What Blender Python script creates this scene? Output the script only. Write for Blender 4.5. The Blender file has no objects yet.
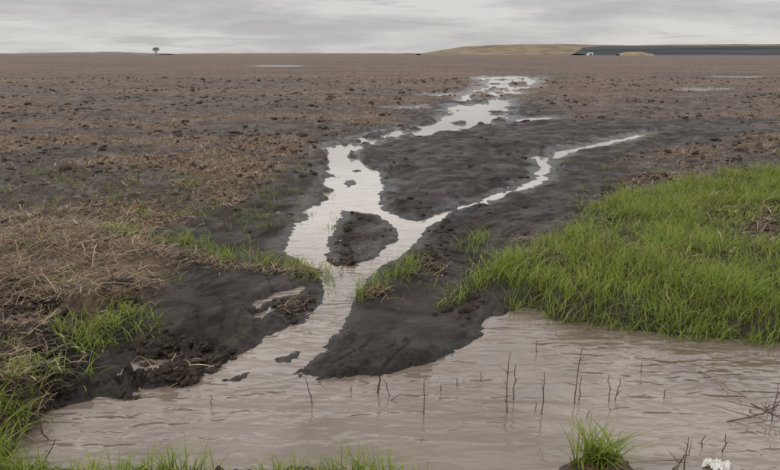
import bpy, bmesh, math, numpy as np, random
from mathutils import Vector
rng=np.random.default_rng(7); random.seed(7)
F=675.0; CX=390.0; CY=235.0; TH=math.atan(181/675.0); CH=1.7
# ---------------- survey helper: bearing/depression -> place on the ground
def G(px,py,z=0.0):
    a=(px-CX)/F; b=(CY-py)/F
    d=(a, math.cos(TH)+b*math.sin(TH), -math.sin(TH)+b*math.cos(TH))
    t=(CH-z)/(-d[2]); return d[0]*t, d[1]*t
def UV(pts,z=0.0):
    o=[]
    for p in pts:
        x,y=G(p[0],p[1],z); o.append((x/y, math.log(y)))
    return np.array(o)
def hsh(ix,iy,seed):
    h=(ix.astype(np.int64)*374761393+iy.astype(np.int64)*668265263+seed*974634777)&0xffffffff
    h=h.astype(np.uint64)
    h=((h^(h>>np.uint64(13)))*np.uint64(1274126177))&np.uint64(0xffffffff)
    h=h^(h>>np.uint64(16))
    return h.astype(np.float64)/4294967296.0
def vn(x,y,seed=0):
    x0=np.floor(x); y0=np.floor(y); fx=x-x0; fy=y-y0
    fx=fx*fx*fx*(fx*(fx*6-15)+10); fy=fy*fy*fy*(fy*(fy*6-15)+10)
    a=hsh(x0,y0,seed); b=hsh(x0+1,y0,seed); c=hsh(x0,y0+1,seed); d=hsh(x0+1,y0+1,seed)
    return ((a*(1-fx)+b*fx)*(1-fy)+(c*(1-fx)+d*fx)*fy)*2-1
def fbm(x,y,o=4,seed=0,g=0.5):
    r=np.zeros_like(x,dtype=np.float64); amp=1; tot=0
    for i in range(o):
        r+=amp*vn(x,y,seed+i*17); tot+=amp; amp*=g
        x,y=(x*1.6-y*1.2+3.7),(x*1.2+y*1.6-1.3)
    return r/tot
def fbma(x,y,o=3,seed=0):
    r=0;amp=1;tot=0
    for i in range(o):
        r=r+amp*vn(x+i*7.3,y+i*3.1,seed+i*13); tot+=amp; amp*=.55; x=x*2.1; y=y*1.8
    return r/tot
def ss(a,b,x):
    t=np.clip((x-a)/(b-a),0,1); return t*t*(3-2*t)
def psd(U,V,P):
    d2=np.full(U.shape,1e9); ins=np.zeros(U.shape,bool); n=len(P)
    for i in range(n):
        x0,y0=P[i]; x1,y1=P[(i+1)%n]; ex=x1-x0; ey=y1-y0; L=ex*ex+ey*ey+1e-12
        wx=U-x0; wy=V-y0; t=np.clip((wx*ex+wy*ey)/L,0,1)
        d2=np.minimum(d2,(wx-ex*t)**2+(wy-ey*t)**2)
        if y0!=y1:
            c=((y0>V)!=(y1>V))&(U<(x1-x0)*(V-y0)/(y1-y0)+x0); ins^=c
    d=np.sqrt(d2); return np.where(ins,-d,d)
# ---------------- plan outlines
DITCH=UV([(20,440),(48,410),(100,398),(140,393),(188,380),(212,366),(240,352),(262,340),(300,340),(325,350),(293,375),(325,378),(360,376),(400,371),(440,359),(468,347),(484,331),(488,318),(505,311),(530,308),(560,319),(620,329),(700,336),(790,343),(900,350),(1300,365),(2500,380),(2500,480),(1300,500),(700,500),(645,484),(632,470),(600,462),(560,470),(545,488),(440,488),(400,482),(330,480),(250,482),(100,480),(40,476),(8,465)])
S1=UV([(345,143),(322,150),(318,157),(330,168),(327,182),(322,196),(305,212),(293,232),(285,252),(300,262),(318,272),(322,285),(326,298),(308,318),(285,330),(250,345),(240,370),(293,385),(293,375),(315,355),(335,335),(352,312),(360,292),(370,278),(393,262),(410,250),(425,235),(436,222),(455,213),(480,205),(505,198),(530,188),(551,178),(550,168),(554,155),(544,153),(534,157),(542,166),(538,176),(520,187),(495,196),(470,204),(440,213),(415,222),(400,218),(385,210),(380,198),(384,185),(380,174),(364,163),(356,152),(375,143),(420,136),(470,129),(512,121),(505,110),(510,100),(530,88),(536,77),(478,76),(488,86),(468,95),(448,108),(440,121),(400,130),(360,138)])
ISLS=[UV(p) for p in [[(345,210),(372,213),(392,222),(400,232),(388,248),(372,258),(345,268),(328,262),(326,245),(332,228)],
 [(222,381),(238,375),(252,376),(240,384)],[(272,360),(290,351),(302,352),(298,357),(283,362)],[(345,182),(354,179),(357,184),(350,188)]]]
POOLS=[UV(p) for p in [
 [(112,377),(135,364),(172,359),(166,369),(150,377),(122,384)],
 [(252,316),(275,307),(280,312),(262,322)],
 [(248,306),(300,286),(306,288),(256,310)],
 [(552,156),(575,148),(610,141),(640,134),(650,134),(620,142),(580,151),(556,159)],
 [(266,65.6),(290,65.6),(290,66.6),(266,66.6)],
 [(690,90),(722,89.3),(722,90.6),(694,91.3)],
 [(725,77),(750,77),(750,77.8),(725,77.8)],
 [(385,108),(415,106.5),(418,108),(392,109.6)],[(516,120),(550,117.5),(556,119),(524,122)],
 [(430,96),(452,93.6),(455,95),(434,97.4)],
]]
SILT=UV([(300,160),(270,185),(255,215),(200,238),(160,256),(120,285),(150,310),(60,345),(50,430),(220,430),(300,410),(450,390),(510,330),(540,305),(525,285),(510,265),(560,235),(600,205),(625,180),(600,165),(660,150),(760,133),(780,122),(640,120),(560,120),(530,100),(440,100),(420,122),(350,138)],0.06)
STRAW=UV([(-160,222),(20,214),(80,218),(150,236),(175,252),(150,284),(90,302),(30,306),(-160,318)],0.2)
GRASS=UV([(500,272),(525,248),(560,234),(590,212),(620,198),(680,186),(735,172),(780,174),(900,170),(1200,175),(1200,365),(900,362),(790,356),(700,350),(620,343),(560,330),(530,314),(505,290)],0.12)
BARE=UV([(712,232),(745,222),(800,220),(800,246),(750,250)],0.15)
LBANK=UV([(-200,300),(40,298),(75,310),(60,345),(100,362),(60,392),(20,425),(-10,470),(-200,520)],0.12)
HUMP=UV([(100,392),(120,372),(160,362),(185,345),(245,338),(238,350),(190,375),(150,390)],0.04)
def terrain(x,y):
    x=np.asarray(x,float); y=np.asarray(y,float)
    yy=np.maximum(y,1.5); U0=x/yy; V0=np.log(yy)
    wU=0.012*fbm(U0*22,V0*22,4,1)+0.005*fbm(U0*110,V0*110,3,11); wV=0.020*fbm(U0*22,V0*22,4,2)+0.008*fbm(U0*110,V0*110,3,12)
    near=1-ss(25,90,yy)*0.7
    U=U0+wU*near; V=V0+wV*near
    R={k:np.full(x.shape,1.0) for k in('w','silt','straw','grass','bare','lb','hump')}
    m=(y<130)
    Um=U[m]; Vm=V[m]
    st=psd(Um,Vm,S1)
    bars=fbm(U0[m]*38,V0[m]*20,4,19)
    st=st+0.10*np.maximum(bars-0.02,0)*ss(9,17,yy[m])+0.05*np.maximum(bars-0.10,0)*ss(5,9,yy[m])
    sd=np.minimum(psd(Um,Vm,DITCH),st)
    for p in ISLS: sd=np.maximum(sd,-psd(Um,Vm,p))
    for p in POOLS: sd=np.minimum(sd,psd(Um,Vm,p))
    R['w'][m]=sd
    for k,P in(('silt',SILT),('straw',STRAW),('grass',GRASS),('bare',BARE),('lb',LBANK),('hump',HUMP)): R[k][m]=psd(Um,Vm,P)
    w=R['w']
    patch=fbm(U0*9,V0*16,5,5)
    silt=1-ss(-0.02,0.05,R['silt']+0.08*patch)
    straw=1-ss(-0.03,0.03,R['straw']+0.03*patch)
    grass=(1-ss(-0.02,0.02,R['grass']))
    lb=1-ss(-0.03,0.03,R['lb']); hump=1-ss(-0.01,0.02,R['hump'])
    T=np.full(x.shape,0.10)
    T=T+0.015*fbm(x*.5,y*.5,3,21)
    wx=x+.35*fbm(x*.8,y*.8,3,35); wy=y+.35*fbm(x*.8,y*.8,3,36)
    tz=fbm(wx*0.45+0.22*wy,wy*0.42-0.15*wx,3,31)*6+0.10*fbm(x*9,y*9,3,37); fl=np.floor(tz); fr=tz-fl; ter=(fl+ss(0.0,0.08,fr)*.8+.2*fr)
    edge=np.exp(-((fr-.08)/.05)**2)
    Ts=0.070+0.020*ter+0.010*fbm(x*2.2,y*1.2,3,33)
    Ts=np.clip(Ts,.02,.18)
    T=T*(1-silt)+Ts*silt
    T=T*(1-straw)+(0.17+0.05*fbm(x*1.5,y*1.5,3,41))*straw
    T=T*(1-grass)+(0.14+0.03*fbm(x*1.2,y*1.2,3,43))*grass
    T=T*(1-lb)+(0.13+0.07*fbm(x*2,y*2,4,44))*lb
    T=T*(1-hump)+0.06*hump
    T=np.where(y<2.6,0.07,T)
    K=1.3+4.5*ss(-0.25,0.35,fbm(U0*14,V0*14,3,51))
    T=np.maximum(T,0.02)
    s=np.maximum(w,0)
    h=np.where(w>0,T*(1-np.exp(-s*K/T)),np.maximum(w*1.5,-0.08))
    up=ss(0.0,0.02,w)
    deb=ss(-0.16,0.22,fbm(U0*5+2,V0*9,5,61)+0.3*fbm(x*1.2,y*0.6,3,62)-0.02)*(1-silt)
    rough=(1-silt)
    cl=fbm(x*5,y*5,4,71); cl2=fbm(x*16,y*16,3,72)
    h+=up*rough*(0.05*np.maximum(cl,-0.15)+0.045*np.maximum(cl2,0))*(1-ss(30,80,yy))
    jag=np.maximum(fbm(x*11,y*11,5,73,.6),0)
    h+=up*np.maximum(lb,hump)*0.16*jag
    fa=wx*.86-wy*.5; fb=wx*.5+wy*.86
    rill=fbma(fa*6.5,fb*.9,4,74)
    rid=1-np.abs(fbma(fa*3.2,fb*.7,3,84))*2.2
    rm=ss(-.25,.25,fbm(x*.9+4,y*.9,3,86))
    h+=up*silt*(0.016*rill-0.016*ss(.72,1,rid)*rm+0.005*fbm(x*40,y*40,2,75))
    lum=ss(0.15,0.5,fbm(x*1.1,y*1.1,3,77))
    bank=np.exp(-((w-.018)/.014)**2)*ss(-.1,.25,fbm(x*1.3,y*1.3,3,79))
    h+=up*silt*(lum*.5+.7*edge*ss(-.2,.2,fbm(x*2,y*2,2,80))+bank)*0.05*np.maximum(fbm(x*14,y*14,4,78,.6),0)
    h=np.where((w>0.0)&(y>30),np.maximum(h,0.012),h)
    rl=np.clip(.5+.5*rill-.5*ss(.72,1,rid)*rm,0,1)
    return dict(h=h,w=w,silt=silt,straw=straw,grass=grass,deb=deb,lb=lb,hump=hump,lum=np.clip(lum*.5+edge*.6+bank,0,1),ter=fr,rill=rl)
# ---------------- helpers
def mesh_np(name,v,f,mat,attrs=None,smooth=True,parent=None):
    v=np.asarray(v,np.float32); f=np.asarray(f,np.int32); k=f.shape[1]
    me=bpy.data.meshes.new(name); me.vertices.add(len(v)); me.vertices.foreach_set('co',v.ravel())
    me.loops.add(f.size); me.loops.foreach_set('vertex_index',f.ravel())
    me.polygons.add(len(f)); me.polygons.foreach_set('loop_start',np.arange(0,f.size,k,dtype=np.int32))
    me.update(calc_edges=True); me.validate()
    if smooth: me.polygons.foreach_set('use_smooth',np.ones(len(me.polygons),bool))
    for n,a in (attrs or {}).items():
        at=me.attributes.new(n,'FLOAT','POINT'); at.data.foreach_set('value',np.asarray(a,np.float32))
    me.materials.append(mat)
    o=bpy.data.objects.new(name,me); bpy.context.scene.collection.objects.link(o)
    if parent: o.parent=parent
    return o
class NT:
    def __init__(s,name):
        s.m=bpy.data.materials.new(name); s.m.use_nodes=True; s.t=s.m.node_tree; s.n=s.t.nodes; s.l=s.t.links
        s.b=s.n['Principled BSDF']; s.out=s.n['Material Output']
        s.pos=s.n.new('ShaderNodeNewGeometry').outputs['Position']
    def put(s,sock,v):
        if isinstance(v,(int,float)): sock.default_value=v
        elif isinstance(v,tuple): sock.default_value=v if len(v)==4 or sock.type=='VECTOR' else v+(1,)
        else: s.l.new(v,sock)
    def attr(s,n):
        a=s.n.new('ShaderNodeAttribute'); a.attribute_name=n; return a.outputs['Fac']
    def map(s,sc):
        m=s.n.new('ShaderNodeMapping'); s.l.new(s.pos,m.inputs[0]); m.inputs['Scale'].default_value=sc; return m.outputs[0]
    def noise(s,scale,detail=4,rough=.55,vec=None,dist=0):
        n=s.n.new('ShaderNodeTexNoise'); n.inputs['Scale'].default_value=scale; n.inputs['Detail'].default_value=detail
        n.inputs['Roughness'].default_value=rough; n.inputs['Distortion'].default_value=dist
        s.l.new(vec or s.pos,n.inputs['Vector']); return n.outputs['Fac']
    def rng(s,v,a,b,c=0,d=1):
        n=s.n.new('ShaderNodeMapRange'); s.l.new(v,n.inputs[0]); 
        for i,q in enumerate((a,b,c,d)): n.inputs[i+1].default_value=q
        return n.outputs[0]
    def math(s,op,a,b=0.0):
        n=s.n.new('ShaderNodeMath'); n.operation=op; s.put(n.inputs[0],a); s.put(n.inputs[1],b); return n.outputs[0]
    def mix(s,f,a,b):
        n=s.n.new('ShaderNodeMix'); n.data_type='RGBA'; s.put(n.inputs[0],f); s.put(n.inputs[6],a); s.put(n.inputs[7],b); return n.outputs[2]
    def bump(s,h,strength,dist,norm=None):
        n=s.n.new('ShaderNodeBump'); n.inputs['Strength'].default_value=strength; n.inputs['Distance'].default_value=dist
        s.l.new(h,n.inputs['Height']); 
        if norm: s.l.new(norm,n.inputs['Normal'])
        return n.outputs[0]
# ---------------- ground material
g=NT('wet_field_soil')
silt=g.attr('silt'); deb=g.attr('deb'); straw=g.attr('straw'); wet=g.attr('wet'); gr=g.attr('grass'); ter=g.attr('ter'); ril=g.attr('rill')
n1=g.noise(1.3,4,.6); n2=g.noise(9,4,.65); n3=g.noise(45,3,.7); n4=g.noise(0.10,5,.7,g.map((.6,1.3,1))); n5=g.noise(2.6,3,.7)
soil=g.mix(g.rng(n2,.35,.65),(.030,.022,.018),(.082,.061,.048))
soil=g.mix(g.rng(n1,.42,.62,0,.65),soil,(.062,.051,.044))
brown=g.mix(g.rng(n3,.4,.62),(.062,.037,.023),(.22,.138,.082))
dfac=g.math('MULTIPLY',deb,g.rng(n2,.38,.6,.2,1))
col=g.mix(dfac,soil,brown)
far=g.mix(g.rng(n4,.4,.6),(.045,.029,.020),(.115,.067,.040))
far=g.mix(g.rng(n5,.52,.62,0,.75),far,(.032,.022,.016)); far=g.mix(g.rng(n5,.44,.36,0,.5),far,(.18,.112,.066))
sepy=g.n.new('ShaderNodeSeparateXYZ'); g.l.new(g.pos,sepy.inputs[0])
col=g.mix(g.rng(sepy.outputs[1],12,50,0,.8),col,far)
scol=g.mix(g.rng(g.noise(2.2,5,.62,g.map((1,.5,1)),1.5),.36,.64),(.021,.0165,.014),(.052,.042,.035))
scol=g.mix(g.rng(n3,.5,.75,0,.4),scol,(.075,.060,.050))
scol=g.mix(g.rng(g.noise(.9,5,.6,g.map((1,.6,1)),1.5),.48,.64,0,.75),scol,(.083,.067,.057))
scol=g.mix(g.rng(ril,.30,.75,.65,0),scol,(.014,.011,.009))
scol=g.mix(g.rng(ter,.0,.25,.6,0),scol,(.013,.010,.008))
col=g.mix(silt,col,scol)
col=g.mix(g.math('MULTIPLY',straw,g.rng(n3,.35,.6)),col,(.14,.092,.055))
col=g.mix(g.math('MULTIPLY',gr,.7),col,(.035,.032,.018))
col=g.mix(g.math('MULTIPLY',wet,.5),col,(.014,.011,.009))
g.put(g.b.inputs['Base Color'],col)
ro=g.math('SUBTRACT',.78,g.math('MULTIPLY',wet,.42)); ro=g.math('ADD',ro,g.rng(g.noise(3,3,.6),.38,.62,-.28,.12))
g.put(g.b.inputs['Roughness'],ro); g.put(g.b.inputs['Specular IOR Level'],g.math('ADD',.18,g.math('MULTIPLY',wet,.12)))
b1=g.bump(g.noise(30,5,.7),.9,.03); b2=g.bump(g.noise(150,2,.7),.6,.008,b1)
g.put(g.b.inputs['Normal'],b2)
# ---------------- ground mesh
ys=np.concatenate([np.linspace(-4,1.9,24),1/np.linspace(.5,1/160.,860),np.geomspace(170,7000,32)])
us=np.concatenate([-np.geomspace(6,.67,26),np.linspace(-.65,.65,860),np.geomspace(.67,6,26)])
Y,Uc=np.meshgrid(ys,us,indexing='ij'); X=Uc*(np.maximum(Y,0)+3)
t=terrain(X.ravel(),Y.ravel())
nr,nc=Y.shape; idx=np.arange(nr*nc).reshape(nr,nc)
q=np.stack([idx[:-1,:-1],idx[:-1,1:],idx[1:,1:],idx[1:,:-1]],-1).reshape(-1,4)
wetv=1-ss(0.0,0.035,t['w'])
mesh_np('ground',np.stack([X.ravel(),Y.ravel(),t['h']],1),q,g.m,dict(silt=t['silt'],deb=t['deb'],straw=t['straw'],wet=wetv,grass=t['grass'],ter=t['ter'],rill=t['rill']))
# ---------------- water
w=NT('muddy_water')
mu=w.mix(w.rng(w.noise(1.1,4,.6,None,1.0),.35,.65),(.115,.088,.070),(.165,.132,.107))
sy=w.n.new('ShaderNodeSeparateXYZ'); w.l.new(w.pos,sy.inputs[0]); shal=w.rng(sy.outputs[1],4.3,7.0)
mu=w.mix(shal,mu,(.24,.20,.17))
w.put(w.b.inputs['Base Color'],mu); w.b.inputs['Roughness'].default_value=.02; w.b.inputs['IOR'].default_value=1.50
calm=w.rng(sy.outputs[1],4.0,7.0,1,.16); calm2=w.rng(sy.outputs[1],7,16,1,.2); calm=w.math('MULTIPLY',calm,calm2)
gust=w.math('MULTIPLY',calm,w.rng(w.noise(.9,3,.5),.35,.62,.25,1))
r1=w.math('MULTIPLY',w.noise(5,1,.4,w.map((.55,1.7,1)),.5),gust); r2=w.math('MULTIPLY',w.noise(15,1.5,.45,w.map((.6,1.4,1)),.6),gust)
w.put(w.b.inputs['Normal'],w.bump(r2,1,.012,w.bump(r1,1,.030)))
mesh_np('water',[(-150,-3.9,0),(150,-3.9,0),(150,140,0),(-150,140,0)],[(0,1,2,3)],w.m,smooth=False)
# ---------------- strips (blades / straw)
def strips(name,bx,by,bz,L,W,az,lean,mat,seg=4,droop=.35,flat=False,tip=.08):
    n=len(bx); t=np.linspace(0,1,seg+1)[None,:]
    hx=np.cos(az)[:,None]; hy=np.sin(az)[:,None]; L=L[:,None]; ln=lean[:,None]
    if flat: hor=L*t*np.cos(ln); z=L*t*np.sin(ln)+L*.08*np.sin(t*math.pi)
    else: hor=L*(0.25*ln*t+ln*t**2*.85); z=L*(t-droop*ln*t**2.2)
    cx=bx[:,None]+hx*hor; cy=by[:,None]+hy*hor; cz=bz[:,None]+z
    if flat:
        bend=rng.normal(0,.18,n)[:,None]*L*t*t; cx=cx-hy*bend; cy=cy+hx*bend
    fa=az+math.pi/2+rng.normal(0,.5,n); wd=W[:,None]*((1-t**1.6)*(1-tip)+tip)*.5
    sx=np.cos(fa)[:,None]*wd; sy=np.sin(fa)[:,None]*wd
    v=np.stack([np.stack([cx-sx,cy-sy,cz],-1),np.stack([cx+sx,cy+sy,cz+(0.3*wd if flat else 0)],-1)],2).reshape(-1,3)
    b=(np.arange(n)*(seg+1)*2)[:,None]+(np.arange(seg)*2)[None,:]
    f=np.stack([b,b+1,b+3,b+2],-1).reshape(-1,4)
    return mesh_np(name,v,f,mat,dict(rnd=np.repeat(rng.random(n),(seg+1)*2),tt=np.tile(np.repeat(t[0],2),n)))
gm=NT('grass_blades'); r=gm.attr('rnd'); tt=gm.attr('tt')
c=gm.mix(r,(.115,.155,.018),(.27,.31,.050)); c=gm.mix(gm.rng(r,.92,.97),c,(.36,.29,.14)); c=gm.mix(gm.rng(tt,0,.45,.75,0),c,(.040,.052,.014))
c=gm.mix(gm.rng(gm.noise(2.5,3),.4,.65,0,.5),c,(.165,.24,.028))
gm.put(gm.b.inputs['Base Color'],c); gm.b.inputs['Roughness'].default_value=.5; gm.b.inputs['Specular IOR Level'].default_value=.3
tr=gm.n.new('ShaderNodeBsdfTranslucent'); gm.put(tr.inputs[0],c); mx=gm.n.new('ShaderNodeMixShader'); mx.inputs[0].default_value=.35
gm.l.new(gm.b.outputs[0],mx.inputs[1]); gm.l.new(tr.outputs[0],mx.inputs[2]); gm.l.new(mx.outputs[0],gm.out.inputs[0])
sm=NT('dry_straw'); r=sm.attr('rnd'); c=sm.mix(sm.rng(r,0,1),(.050,.030,.018),(.25,.17,.10)); c=sm.mix(sm.rng(r,.87,.95),c,(.38,.29,.19)); sm.put(sm.b.inputs['Base Color'],c); sm.b.inputs['Roughness'].default_value=.7
def blades(name,x,y,hs,lean_mu=.5,wid=.006,wmin=-1):
    tz=terrain(x,y); k=(tz['h']>-.03)&(tz['w']>wmin); x=x[k];y=y[k];z=tz['h'][k]-.004; n=len(x)
    cl=.6+.8*(fbm(x*3.0,y*3.0,3,91)*.7+.5)
    L=hs*cl*rng.uniform(.4,1.3,n); az=rng.uniform(0,2*math.pi,n)+fbm(x*1.5,y*1.5,2,92)*2
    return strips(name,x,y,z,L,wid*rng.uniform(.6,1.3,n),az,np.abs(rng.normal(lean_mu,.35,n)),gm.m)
# right verge
n=250000; x=rng.uniform(0.7,9,n); y=rng.uniform(3.4,12.5,n)
uu=x/y; vv=np.log(y); sdg=psd(uu+.02*fbm(uu*20,vv*20,4,3),vv+.03*fbm(uu*20,vv*20,4,4),GRASS); sb=psd(uu,vv,BARE)
shore=ss(5.4,4.6,y)
den=ss(.02,-.04,sdg)*np.maximum(.22+.78*ss(-.35,.1,fbm(x*2.6,y*2.6,4,93)),.7*shore)*ss(-.04,.03,sb+.04*fbm(x*6,y*6,2,9))
thin=np.clip((7.5/y),.4,1)
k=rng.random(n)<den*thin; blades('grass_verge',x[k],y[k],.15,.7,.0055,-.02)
def clump(name,lst,h,z=.06,wid=.006,lean=.6):
    X=[];Yl=[]
    for cx,cy,rx,ry,cnt in lst:
        a=rng.normal(0,.45,cnt); b=rng.normal(0,.45,cnt)
        for i in range(cnt):
            gx,gy=G(cx+a[i]*rx,cy+b[i]*ry,z); X.append(gx);Yl.append(gy)
    return blades(name,np.array(X),np.array(Yl),h,lean,wid)
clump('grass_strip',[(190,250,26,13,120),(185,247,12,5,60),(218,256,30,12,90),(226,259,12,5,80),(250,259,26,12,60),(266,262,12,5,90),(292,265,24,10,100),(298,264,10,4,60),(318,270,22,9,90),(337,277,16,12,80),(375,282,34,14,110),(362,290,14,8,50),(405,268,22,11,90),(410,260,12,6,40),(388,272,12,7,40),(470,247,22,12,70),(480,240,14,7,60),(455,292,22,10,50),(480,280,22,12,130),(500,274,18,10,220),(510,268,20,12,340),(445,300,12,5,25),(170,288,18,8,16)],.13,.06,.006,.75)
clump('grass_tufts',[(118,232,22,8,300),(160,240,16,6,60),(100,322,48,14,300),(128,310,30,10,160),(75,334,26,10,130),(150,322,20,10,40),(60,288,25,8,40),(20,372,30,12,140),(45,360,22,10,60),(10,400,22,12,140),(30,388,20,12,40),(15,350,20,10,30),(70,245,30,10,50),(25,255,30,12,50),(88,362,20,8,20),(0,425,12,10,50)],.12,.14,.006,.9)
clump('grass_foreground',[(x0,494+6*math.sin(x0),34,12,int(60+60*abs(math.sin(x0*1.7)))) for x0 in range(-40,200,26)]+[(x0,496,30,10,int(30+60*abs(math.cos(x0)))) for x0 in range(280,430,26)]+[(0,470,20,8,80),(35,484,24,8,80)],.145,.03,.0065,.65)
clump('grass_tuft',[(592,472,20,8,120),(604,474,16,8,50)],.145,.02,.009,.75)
X=[];Yl=[]
for i in range(260):
    px=rng.uniform(-30,340) if i%4 else rng.uniform(560,780); py=rng.uniform(170,226) if i%4 else rng.uniform(135,200)
    gx,gy=G(px,py,.1)
    c=rng.integers(4,20); X+=list(gx+rng.normal(0,.06,c)); Yl+=list(gy+rng.normal(0,.06,c))
blades('field_weeds',np.array(X),np.array(Yl),.075,.7)
# ---------------- straw
def strawset(name,x,y,lo,hi,wid,tl=.35,lift=.02):
    z=terrain(x,y)['h']; n=len(x)
    strips(name,x,y,z+rng.uniform(0,lift,n),rng.uniform(lo,hi,n)*rng.uniform(.5,1,n),wid*rng.uniform(.4,1.5,n),rng.normal(.15,.9,n)+math.pi*(rng.random(n)<.5),np.abs(rng.normal(0,tl,n)),sm.m,seg=3,flat=True,tip=.6)
n=95000; x=rng.uniform(-8,-1,n); y=rng.uniform(4,10,n); s=psd(x/y,np.log(y),STRAW)
k=rng.random(n)<ss(.05,-.05,s+.05*fbm(x*3,y*3,3,8))*(.25+.75*ss(-.3,.2,fbm(x*4,y*4,3,18))); strawset('straw_pile',x[k],y[k],.04,.24,.005,.26,.06)
n=140000; y=np.exp(rng.uniform(math.log(5),math.log(50),n)); x=rng.uniform(-.8,.8,n)*y; tz=terrain(x,y)
k=(rng.random(n)<.10+.90*tz['deb'])&(tz['w']>.02)&(tz['silt']<.5); strawset('crop_residue',x[k],y[k],.03,.16,.009,.4,.02)
X=[];Yl=[]
for cx,cy,rx,ry,cnt in [(300,268,30,6,220),(340,262,14,12,60),(365,245,14,12,30),(370,285,14,10,120),(290,300,16,12,60),(430,265,20,12,80),(255,266,30,6,200),(760,232,25,14,400),(530,240,30,8,120),(210,262,30,8,260),(40,305,50,14,400),(30,345,40,30,560),(20,390,30,30,360),(768,412,12,8,60),(720,470,16,6,24),(170,358,40,12,40),(600,200,40,10,300),(470,262,25,10,40),(700,175,60,12,300)]:
    for i in range(cnt):
        gx,gy=G(cx+rng.normal(0,.5)*rx,cy+rng.normal(0,.5)*ry,.08); X.append(gx);Yl.append(gy)
strawset('flattened_debris',np.array(X),np.array(Yl),.04,.17,.005,.35,.03)
# ---------------- clods
cm=NT('soil_clod'); c=cm.mix(cm.rng(cm.noise(30,5,.7),.35,.65),(.018,.013,.010),(.060,.043,.031)); cm.put(cm.b.inputs['Base Color'],c); cm.b.inputs['Roughness'].default_value=.7; cm.b.inputs['Specular IOR Level'].default_value=.2
cm.put(cm.b.inputs['Normal'],cm.bump(cm.noise(90,4,.7),1,.015))
def ico(s):
    bm=bmesh.new(); bmesh.ops.create_icosphere(bm,subdivisions=s,radius=1); a=np.array([v.co[:] for v in bm.verts]); b=np.array([[v.index for v in f.verts] for f in bm.faces]); bm.free(); return a,b
TV2,TF2=ico(2); TV3,TF3=ico(3)
def clods(name,x,y,size,TV=TV2,TF=TF2):
    n=len(x); z=terrain(x,y)['h']; m=len(TV)
    a=rng.uniform(0,6.28,n); off=rng.uniform(0,99,n)
    d=1+1.0*fbm(TV[None,:,0]*2.1+off[:,None]+TV[None,:,2]*1.3,TV[None,:,1]*2.1+off[:,None]*.7-TV[None,:,2]*1.7,4,5,.65)
    v=TV[None]*np.clip(d,.3,2)[...,None]*size[:,None,None]*np.stack([rng.uniform(.8,1.8,n),rng.uniform(.7,1.2,n),rng.uniform(.4,.85,n)],1)[:,None,:]
    ca=np.cos(a)[:,None]; sa=np.sin(a)[:,None]
    v=np.stack([v[...,0]*ca-v[...,1]*sa+x[:,None],v[...,0]*sa+v[...,1]*ca+y[:,None],v[...,2]+(z+size*.05)[:,None]],-1)
    f=TF[None]+(np.arange(n)*m)[:,None,None]
    mesh_np(name,v.reshape(-1,3),f.reshape(-1,3),cm.m)
n=36000; y=np.exp(rng.uniform(math.log(6),math.log(50),n)); x=rng.uniform(-.75,.75,n)*y; tz=terrain(x,y)
k=(tz['w']>.01)&(rng.random(n)<(1-tz['silt'])*.42*ss(-.3,.3,fbm(x*.8,y*.5,3,66))+.008+.12*tz['silt']*tz['lum']); x=x[k];y=y[k]
clods('soil_clods',x,y,rng.gamma(1.8,.0065,len(x))*(1+y/26)+.004)
X=[];Yl=[]
for cx,cy,rx,ry,cnt in [(170,368,45,12,260),(220,350,20,8,110),(135,388,25,5,60),(290,302,16,10,110),(30,320,50,18,260),(50,375,40,22,160),(300,268,28,5,80),(345,258,20,8,60),(372,285,12,8,60),(430,262,20,8,60),(350,235,16,20,40),(120,300,40,15,60),(340,290,12,8,30),(160,345,30,8,60),(470,300,30,20,50),(440,240,20,15,40)]:
    for i in range(cnt):
        gx,gy=G(cx+rng.normal(0,.45)*rx,cy+rng.normal(0,.45)*ry,.06); X.append(gx);Yl.append(gy)
clods('mud_clumps',np.array(X),np.array(Yl),rng.gamma(1.6,.0055,len(X))+.004,TV3,TF3)
# ---------------- tubes
class Tubes:
    def __init__(s): s.v=[];s.f=[]
    def add(s,pts,rad,ns=5):
        base=len(s.v); P=[Vector(p) for p in pts]
        for i,p in enumerate(P):
            d=(P[min(i+1,len(P)-1)]-P[max(i-1,0)]).normalized(); a=d.orthogonal().normalized(); b=d.cross(a)
            for j in range(ns):
                an=2*math.pi*j/ns; s.v.append(tuple(p+(a*math.cos(an)+b*math.sin(an))*rad[i]))
        for i in range(len(P)-1):
            for j in range(ns):
                s.f.append((base+i*ns+j,base+i*ns+(j+1)%ns,base+(i+1)*ns+(j+1)%ns,base+(i+1)*ns+j))
    def obj(s,name,mat): return mesh_np(name,s.v,s.f,mat)
wm=NT('dead_stem'); wm.put(wm.b.inputs['Base Color'],wm.mix(wm.noise(40,3),(.04,.024,.016),(.11,.07,.045))); wm.b.inputs['Roughness'].default_value=.7
def stem(px,py,top_px,top_py,branches=2,r=.0034):
    x,y=G(px,py,0); sc=math.sqrt(x*x+y*y+CH*CH)/F
    H=max(.03,(py-top_py)*sc*1.08); dx=(top_px-px)*sc
    tb=Tubes(); k=6; pts=[]
    for i in range(k):
        q=i/(k-1); pts.append((x+dx*q+rng.normal(0,.003),y+rng.normal(0,.004),-.03+(H+.03)*q))
    tb.add(pts,[r*(1-.5*i/(k-1)) for i in range(k)])
    for b in range(branches):
        i=rng.integers(2,k-1); p=Vector(pts[i]); d=Vector((rng.normal(0,1),rng.normal(0,1),rng.uniform(.2,1))).normalized()*H*rng.uniform(.12,.3)
        tb.add([p,p+d*.5+Vector((0,0,.003)),p+d],[r*.6,r*.45,r*.25],4)
    tb.obj('dead_weed_stem',wm.m)
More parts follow.
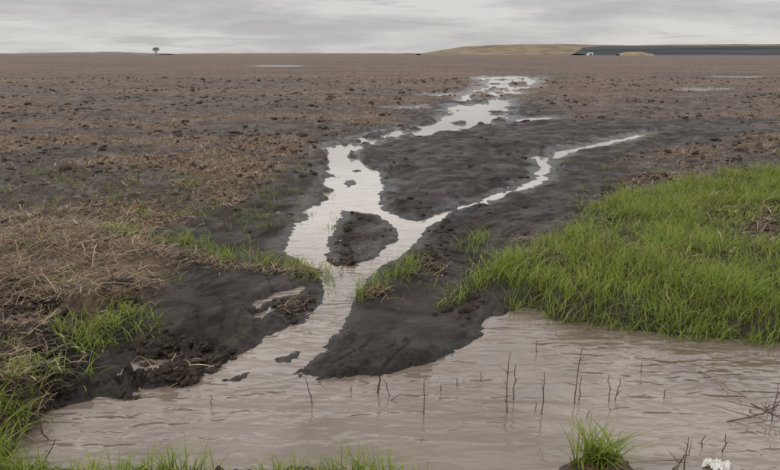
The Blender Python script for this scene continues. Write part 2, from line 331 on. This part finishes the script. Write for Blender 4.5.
for a in [(313,405,307,378,1),(306,382,330,376,0),(378,393,380,376,2,.007),(392,395,384,380,1),(424,414,424,380,1),(506,402,507,354,4),(513,400,514,366,2),(507,412,506,400,0),(542,414,542,374,2),(536,410,536,402,0),(575,404,576,352,2),(579,400,579,378,1),(610,402,607,376,3),(614,400,618,380,1),(48,440,42,418,1),(40,462,56,442,1),(683,470,684,440,2),(722,452,724,436,1),(700,448,703,436,0),(770,420,772,390,3),(758,408,775,402,2),(380,400,400,404,1),(588,418,589,410,0),(440,392,441,384,0),(210,404,211,396,0),(480,380,481,372,0),(536,352,536,342,0),(640,372,641,364,0),(664,398,665,390,0),(455,384,458,378,0),(350,392,352,386,0)]: stem(*a)
def stick(name,p1,p2,z1,z2,r):
    a=G(*p1,z1); b=G(*p2,z2); tb=Tubes(); A=Vector((*a,z1)); B=Vector((*b,z2)); pts=[A.lerp(B,i/6)+Vector((rng.normal(0,.006),rng.normal(0,.006),rng.normal(0,.003))) for i in range(7)]
    tb.add(pts,[r*(1-.07*i) for i in range(7)])
    for i in (2,3,5):
        d=Vector((rng.normal(0,.06),rng.normal(0,.05),.03)); tb.add([pts[i],pts[i]+d],[r*.6,r*.3],4)
    tb.obj(name,wm.m)
stick('fallen_twig',(726,422),(778,410),.0,.05,.004); stick('fallen_twig',(752,404),(785,420),.02,.04,.005); stick('fallen_twig',(756,416),(790,402),.02,.06,.004)
stick('fallen_twig',(700,372),(745,398),.0,.02,.0025); stick('fallen_twig',(672,468),(690,450),.0,.06,.004)
# ---------------- litter
pm=NT('white_plastic'); pm.put(pm.b.inputs['Base Color'],pm.mix(pm.noise(30,4),(.4,.37,.33),(.72,.71,.68))); pm.b.inputs['Roughness'].default_value=.4
gx,gy=G(717,463,.02); nn=30; a=np.linspace(-1,1,nn); A,B=np.meshgrid(a,a)
zz=.035*np.abs(fbm(A*2.5,B*2.5,4,3))*2*(1-.6*(A**2+B**2)/2)+.002
rr=1+.3*fbm(A*2,B*2,2,8)
vv=np.stack([gx+A*np.sqrt(1-.5*B*B)*.055*rr,gy+B*np.sqrt(1-.5*A*A)*.04*rr,zz],-1).reshape(-1,3)
ii=np.arange(nn*nn).reshape(nn,nn); mesh_np('plastic_litter',vv,np.stack([ii[:-1,:-1],ii[:-1,1:],ii[1:,1:],ii[1:,:-1]],-1).reshape(-1,4),pm.m,smooth=True)
# ---------------- distance
def eye(px,py,D):
    a=(px-CX)/F; b=(CY-py)/F; dy=math.cos(TH)+b*math.sin(TH); dz=-math.sin(TH)+b*math.cos(TH)
    return a/dy*D, CH+dz/dy*D
def ridge(name,prof,D,depth,mat,rough=.4):
    P=[eye(p[0],p[1],D) for p in prof]; xs=np.linspace(P[0][0],P[-1][0],260); hs=np.interp(xs,[p[0] for p in P],[p[1] for p in P])
    hs=hs+rough*fbm(xs*.03,xs*0,4,6); dd=np.linspace(-1,1,25); XX,DD=np.meshgrid(xs,dd)
    cs=np.where(DD<0,ss(-1,-.25,DD),ss(1,.25,DD)); Z=np.maximum(hs[None,:],.2)*cs-.3*(1-cs)+rough*.5*fbm(XX*.05,DD*4,3,7)*cs
    Yy=D+DD*depth+0*XX; ii=np.arange(Z.size).reshape(Z.shape)
    mesh_np(name,np.stack([XX,Yy,Z],-1).reshape(-1,3),np.stack([ii[:-1,:-1],ii[:-1,1:],ii[1:,1:],ii[1:,:-1]],-1).reshape(-1,4),mat)
def simple(name,c1,c2,sc,vecs=(1,1,1)):
    m=NT(name); m.put(m.b.inputs['Base Color'],m.mix(m.rng(m.noise(sc,5,.6,m.map(vecs)),.38,.62),c1,c2)); m.b.inputs['Roughness'].default_value=.9; m.b.inputs['Specular IOR Level'].default_value=.1; return m.m
hm=simple('hill_pasture',(.11,.095,.065),(.20,.16,.105),.03,(1,1,6))
dm=simple('dark_embankment_soil',(.030,.037,.042),(.065,.07,.07),.02,(.3,1,25))
fm=simple('far_shrubs',(.10,.10,.095),(.15,.145,.135),.04)
ridge('hill',[(418,54),(440,50.5),(465,46.5),(490,45),(560,44.5),(620,45.5),(700,44.5),(780,44.5),(900,45),(1100,50),(1150,54)],1300,180,hm,.5)
ridge('embankment',[(578,54),(586,47.5),(600,46.2),(690,46),(780,45.8),(900,46),(1050,54)],1050,60,dm,.3)
ridge('distant_hill',[(-200,52),(-60,51),(-8,53.2),(20,53.6),(60,52.6),(110,51.8),(145,53),(170,54)],1500,120,fm,.8)
ridge('low_field_rise',[(170,54),(200,53.3),(330,53.2),(420,53.2),(580,54)],1600,120,simple('far_stubble',(.12,.09,.07),(.17,.13,.1),.03),.5)
ridge('soil_mound',[(618,54.2),(628,52),(640,51.8),(652,54.2)],850,12,simple('mound_straw',(.16,.13,.09),(.26,.2,.13),.2),.2)
def shed(px,D,W,H,Dp):
    x,_=eye(px,53,D); e=bpy.data.objects.new('farm_shed',None); bpy.context.scene.collection.objects.link(e); e.location=(x,D,0)
    wl=simple('shed_wall',(.6,.6,.58),(.75,.75,.72),.5); rf=simple('shed_roof',(.3,.3,.3),(.4,.4,.4),.5); dk=simple('shed_door',(.08,.08,.08),(.1,.1,.1),.5)
    h=W/2;d=Dp/2
    mesh_np('walls',[(-h,-d,0),(h,-d,0),(h,d,0),(-h,d,0),(-h,-d,H),(h,-d,H),(h,d,H),(-h,d,H)],[(0,1,5,4),(1,2,6,5),(2,3,7,6),(3,0,4,7)],wl,smooth=False,parent=e)
    mesh_np('roof',[(-h-.3,-d-.4,H),(h+.3,-d-.4,H),(h+.3,0,H+1.4),(-h-.3,0,H+1.4),(h+.3,d+.4,H),(-h-.3,d+.4,H)],[(0,1,2,3),(3,2,4,5)],rf,smooth=False,parent=e)
    mesh_np('door',[(-1.5,-d-.05,0),(1.5,-d-.05,0),(1.5,-d-.05,2.6),(-1.5,-d-.05,2.6)],[(0,1,2,3)],dk,smooth=False,parent=e)
shed(590,980,7,2.3,7)
tm=simple('tree_bark',(.09,.075,.065),(.14,.12,.10),1.0); lm=simple('tree_leaf_buds',(.09,.08,.065),(.15,.13,.10),1.0)
tx,_=eye(156,50,800); tb=Tubes(); leaf=[]
trng=np.random.default_rng(11)
def grow(p,d,L,r,dep):
    q=p+d*L; mid=p+d*L*.5+Vector((trng.normal(0,.04),trng.normal(0,.04),0))*L
    tb.add([p,mid,q],[r,r*.82,r*.65],5)
    if dep==0:
        for k in range(3): leaf.append(q+Vector(trng.normal(0,.45,3)))
        return
    nb=6 if dep==5 else 3
    for k in range(nb):
        an=6.283*(k+trng.random()*.4)/nb; sp=.9 if dep==5 else .5
        o=d.orthogonal().normalized(); o2=d.cross(o)
        nd=(d+(o*math.cos(an)+o2*math.sin(an))*sp*trng.uniform(.7,1.1)+Vector((0,0,.1))).normalized(); grow(p+d*L*trng.uniform(.8,1),nd,L*trng.uniform(.70,.8),r*.6,dep-1)
grow(Vector((0,0,-.2)),Vector((0,0,1)),2.5,.32,5)
te=bpy.data.objects.new('bare_tree',None); bpy.context.scene.collection.objects.link(te); te.location=(tx,800,0); te.scale=(1.0,1.0,1.2)
o=tb.obj('trunk_and_limbs',tm); o.parent=te
lv=[];lf=[]
for p in leaf:
    a=Vector(trng.normal(0,1,3)).normalized(); b=a.orthogonal().normalized(); s=.11; k=len(lv)
    lv+=[tuple(p+a*s),tuple(p+b*s),tuple(p-a*s),tuple(p-b*s)]; lf.append((k,k+1,k+2,k+3))
mesh_np('twig_crown',lv,lf,lm,smooth=False,parent=te)
# ---------------- sky
W=bpy.data.worlds.new('World'); bpy.context.scene.world=W; W.use_nodes=True; nt=W.node_tree; N=nt.nodes; Lk=nt.links
bg=N['Background']; bg.inputs['Strength'].default_value=.1
SD=Vector((-.72,-.25,.65)).normalized()
sky=N.new('ShaderNodeTexSky'); sky.sky_type='NISHITA'; sky.sun_disc=False; sky.sun_elevation=math.asin(SD.z); sky.sun_rotation=math.atan2(SD.x,SD.y)
tc=N.new('ShaderNodeTexCoord'); sp=N.new('ShaderNodeSeparateXYZ'); Lk.new(tc.outputs['Generated'],sp.inputs[0])
def mr(s,a,b,c,d,sm=False):
    n=N.new('ShaderNodeMapRange'); Lk.new(s,n.inputs[0])
    if sm: n.interpolation_type='SMOOTHSTEP'
    for i,q in enumerate((a,b,c,d)): n.inputs[i+1].default_value=q
    return n.outputs[0]
def mp(s): m=N.new('ShaderNodeMapping'); m.inputs['Scale'].default_value=s; Lk.new(tc.outputs['Generated'],m.inputs[0]); return m.outputs[0]
def nz(v,sc,de,r,dist=0):
    n=N.new('ShaderNodeTexNoise'); n.inputs['Scale'].default_value=sc; n.inputs['Detail'].default_value=de; n.inputs['Roughness'].default_value=r; n.inputs['Distortion'].default_value=dist; Lk.new(v,n.inputs[0]); return n.outputs['Fac']
def mixc(f,a,b,bt='MIX'):
    n=N.new('ShaderNodeMix'); n.data_type='RGBA'; n.blend_type=bt
    for s,v in ((n.inputs[0],f),(n.inputs[6],a),(n.inputs[7],b)):
        if isinstance(v,(int,float)): s.default_value=v
        elif isinstance(v,tuple): s.default_value=v+(1,)
        else: Lk.new(v,s)
    return n.outputs[2]
cl=nz(mp((1,1,7)),3.2,8,.58,.25)
base=mixc(mr(cl,.38,.62,0,1,True),(4.8,4.75,4.75),(6.9,6.75,6.55))
base=mixc(mr(nz(mp((1,1,9)),6,6,.62,.4),.50,.66,0,.55,True),base,(4.2,4.15,4.15))
z2=mixc(mr(nz(mp((1,1,2.5)),3.0,4,.6),.35,.65,0,1,True),(11,10.9,10.8),(17,16.8,16.5))
zen=mixc(mr(sp.outputs[2],.07,.26,0,1,True),base,z2)
fin=mixc(.93,sky.outputs[0],zen)
Lk.new(fin,bg.inputs['Color'])
sl=bpy.data.lights.new('sun','SUN'); sl.energy=1.3; sl.angle=math.radians(20); sl.color=(1,.96,.9); so=bpy.data.objects.new('sun',sl); bpy.context.scene.collection.objects.link(so)
so.rotation_euler=SD.to_track_quat('Z','Y').to_euler()
# ---------------- camera
cam=bpy.data.cameras.new('camera'); cam.sensor_width=36; cam.lens=36*F/780; cam.clip_end=20000; co=bpy.data.objects.new('camera',cam); bpy.context.scene.collection.objects.link(co)
co.location=(0,0,CH); co.rotation_euler=(math.pi/2-TH,0,0); bpy.context.scene.camera=co
vs=bpy.context.scene.view_settings; vs.view_transform='Standard'; vs.look='None'; vs.exposure=0
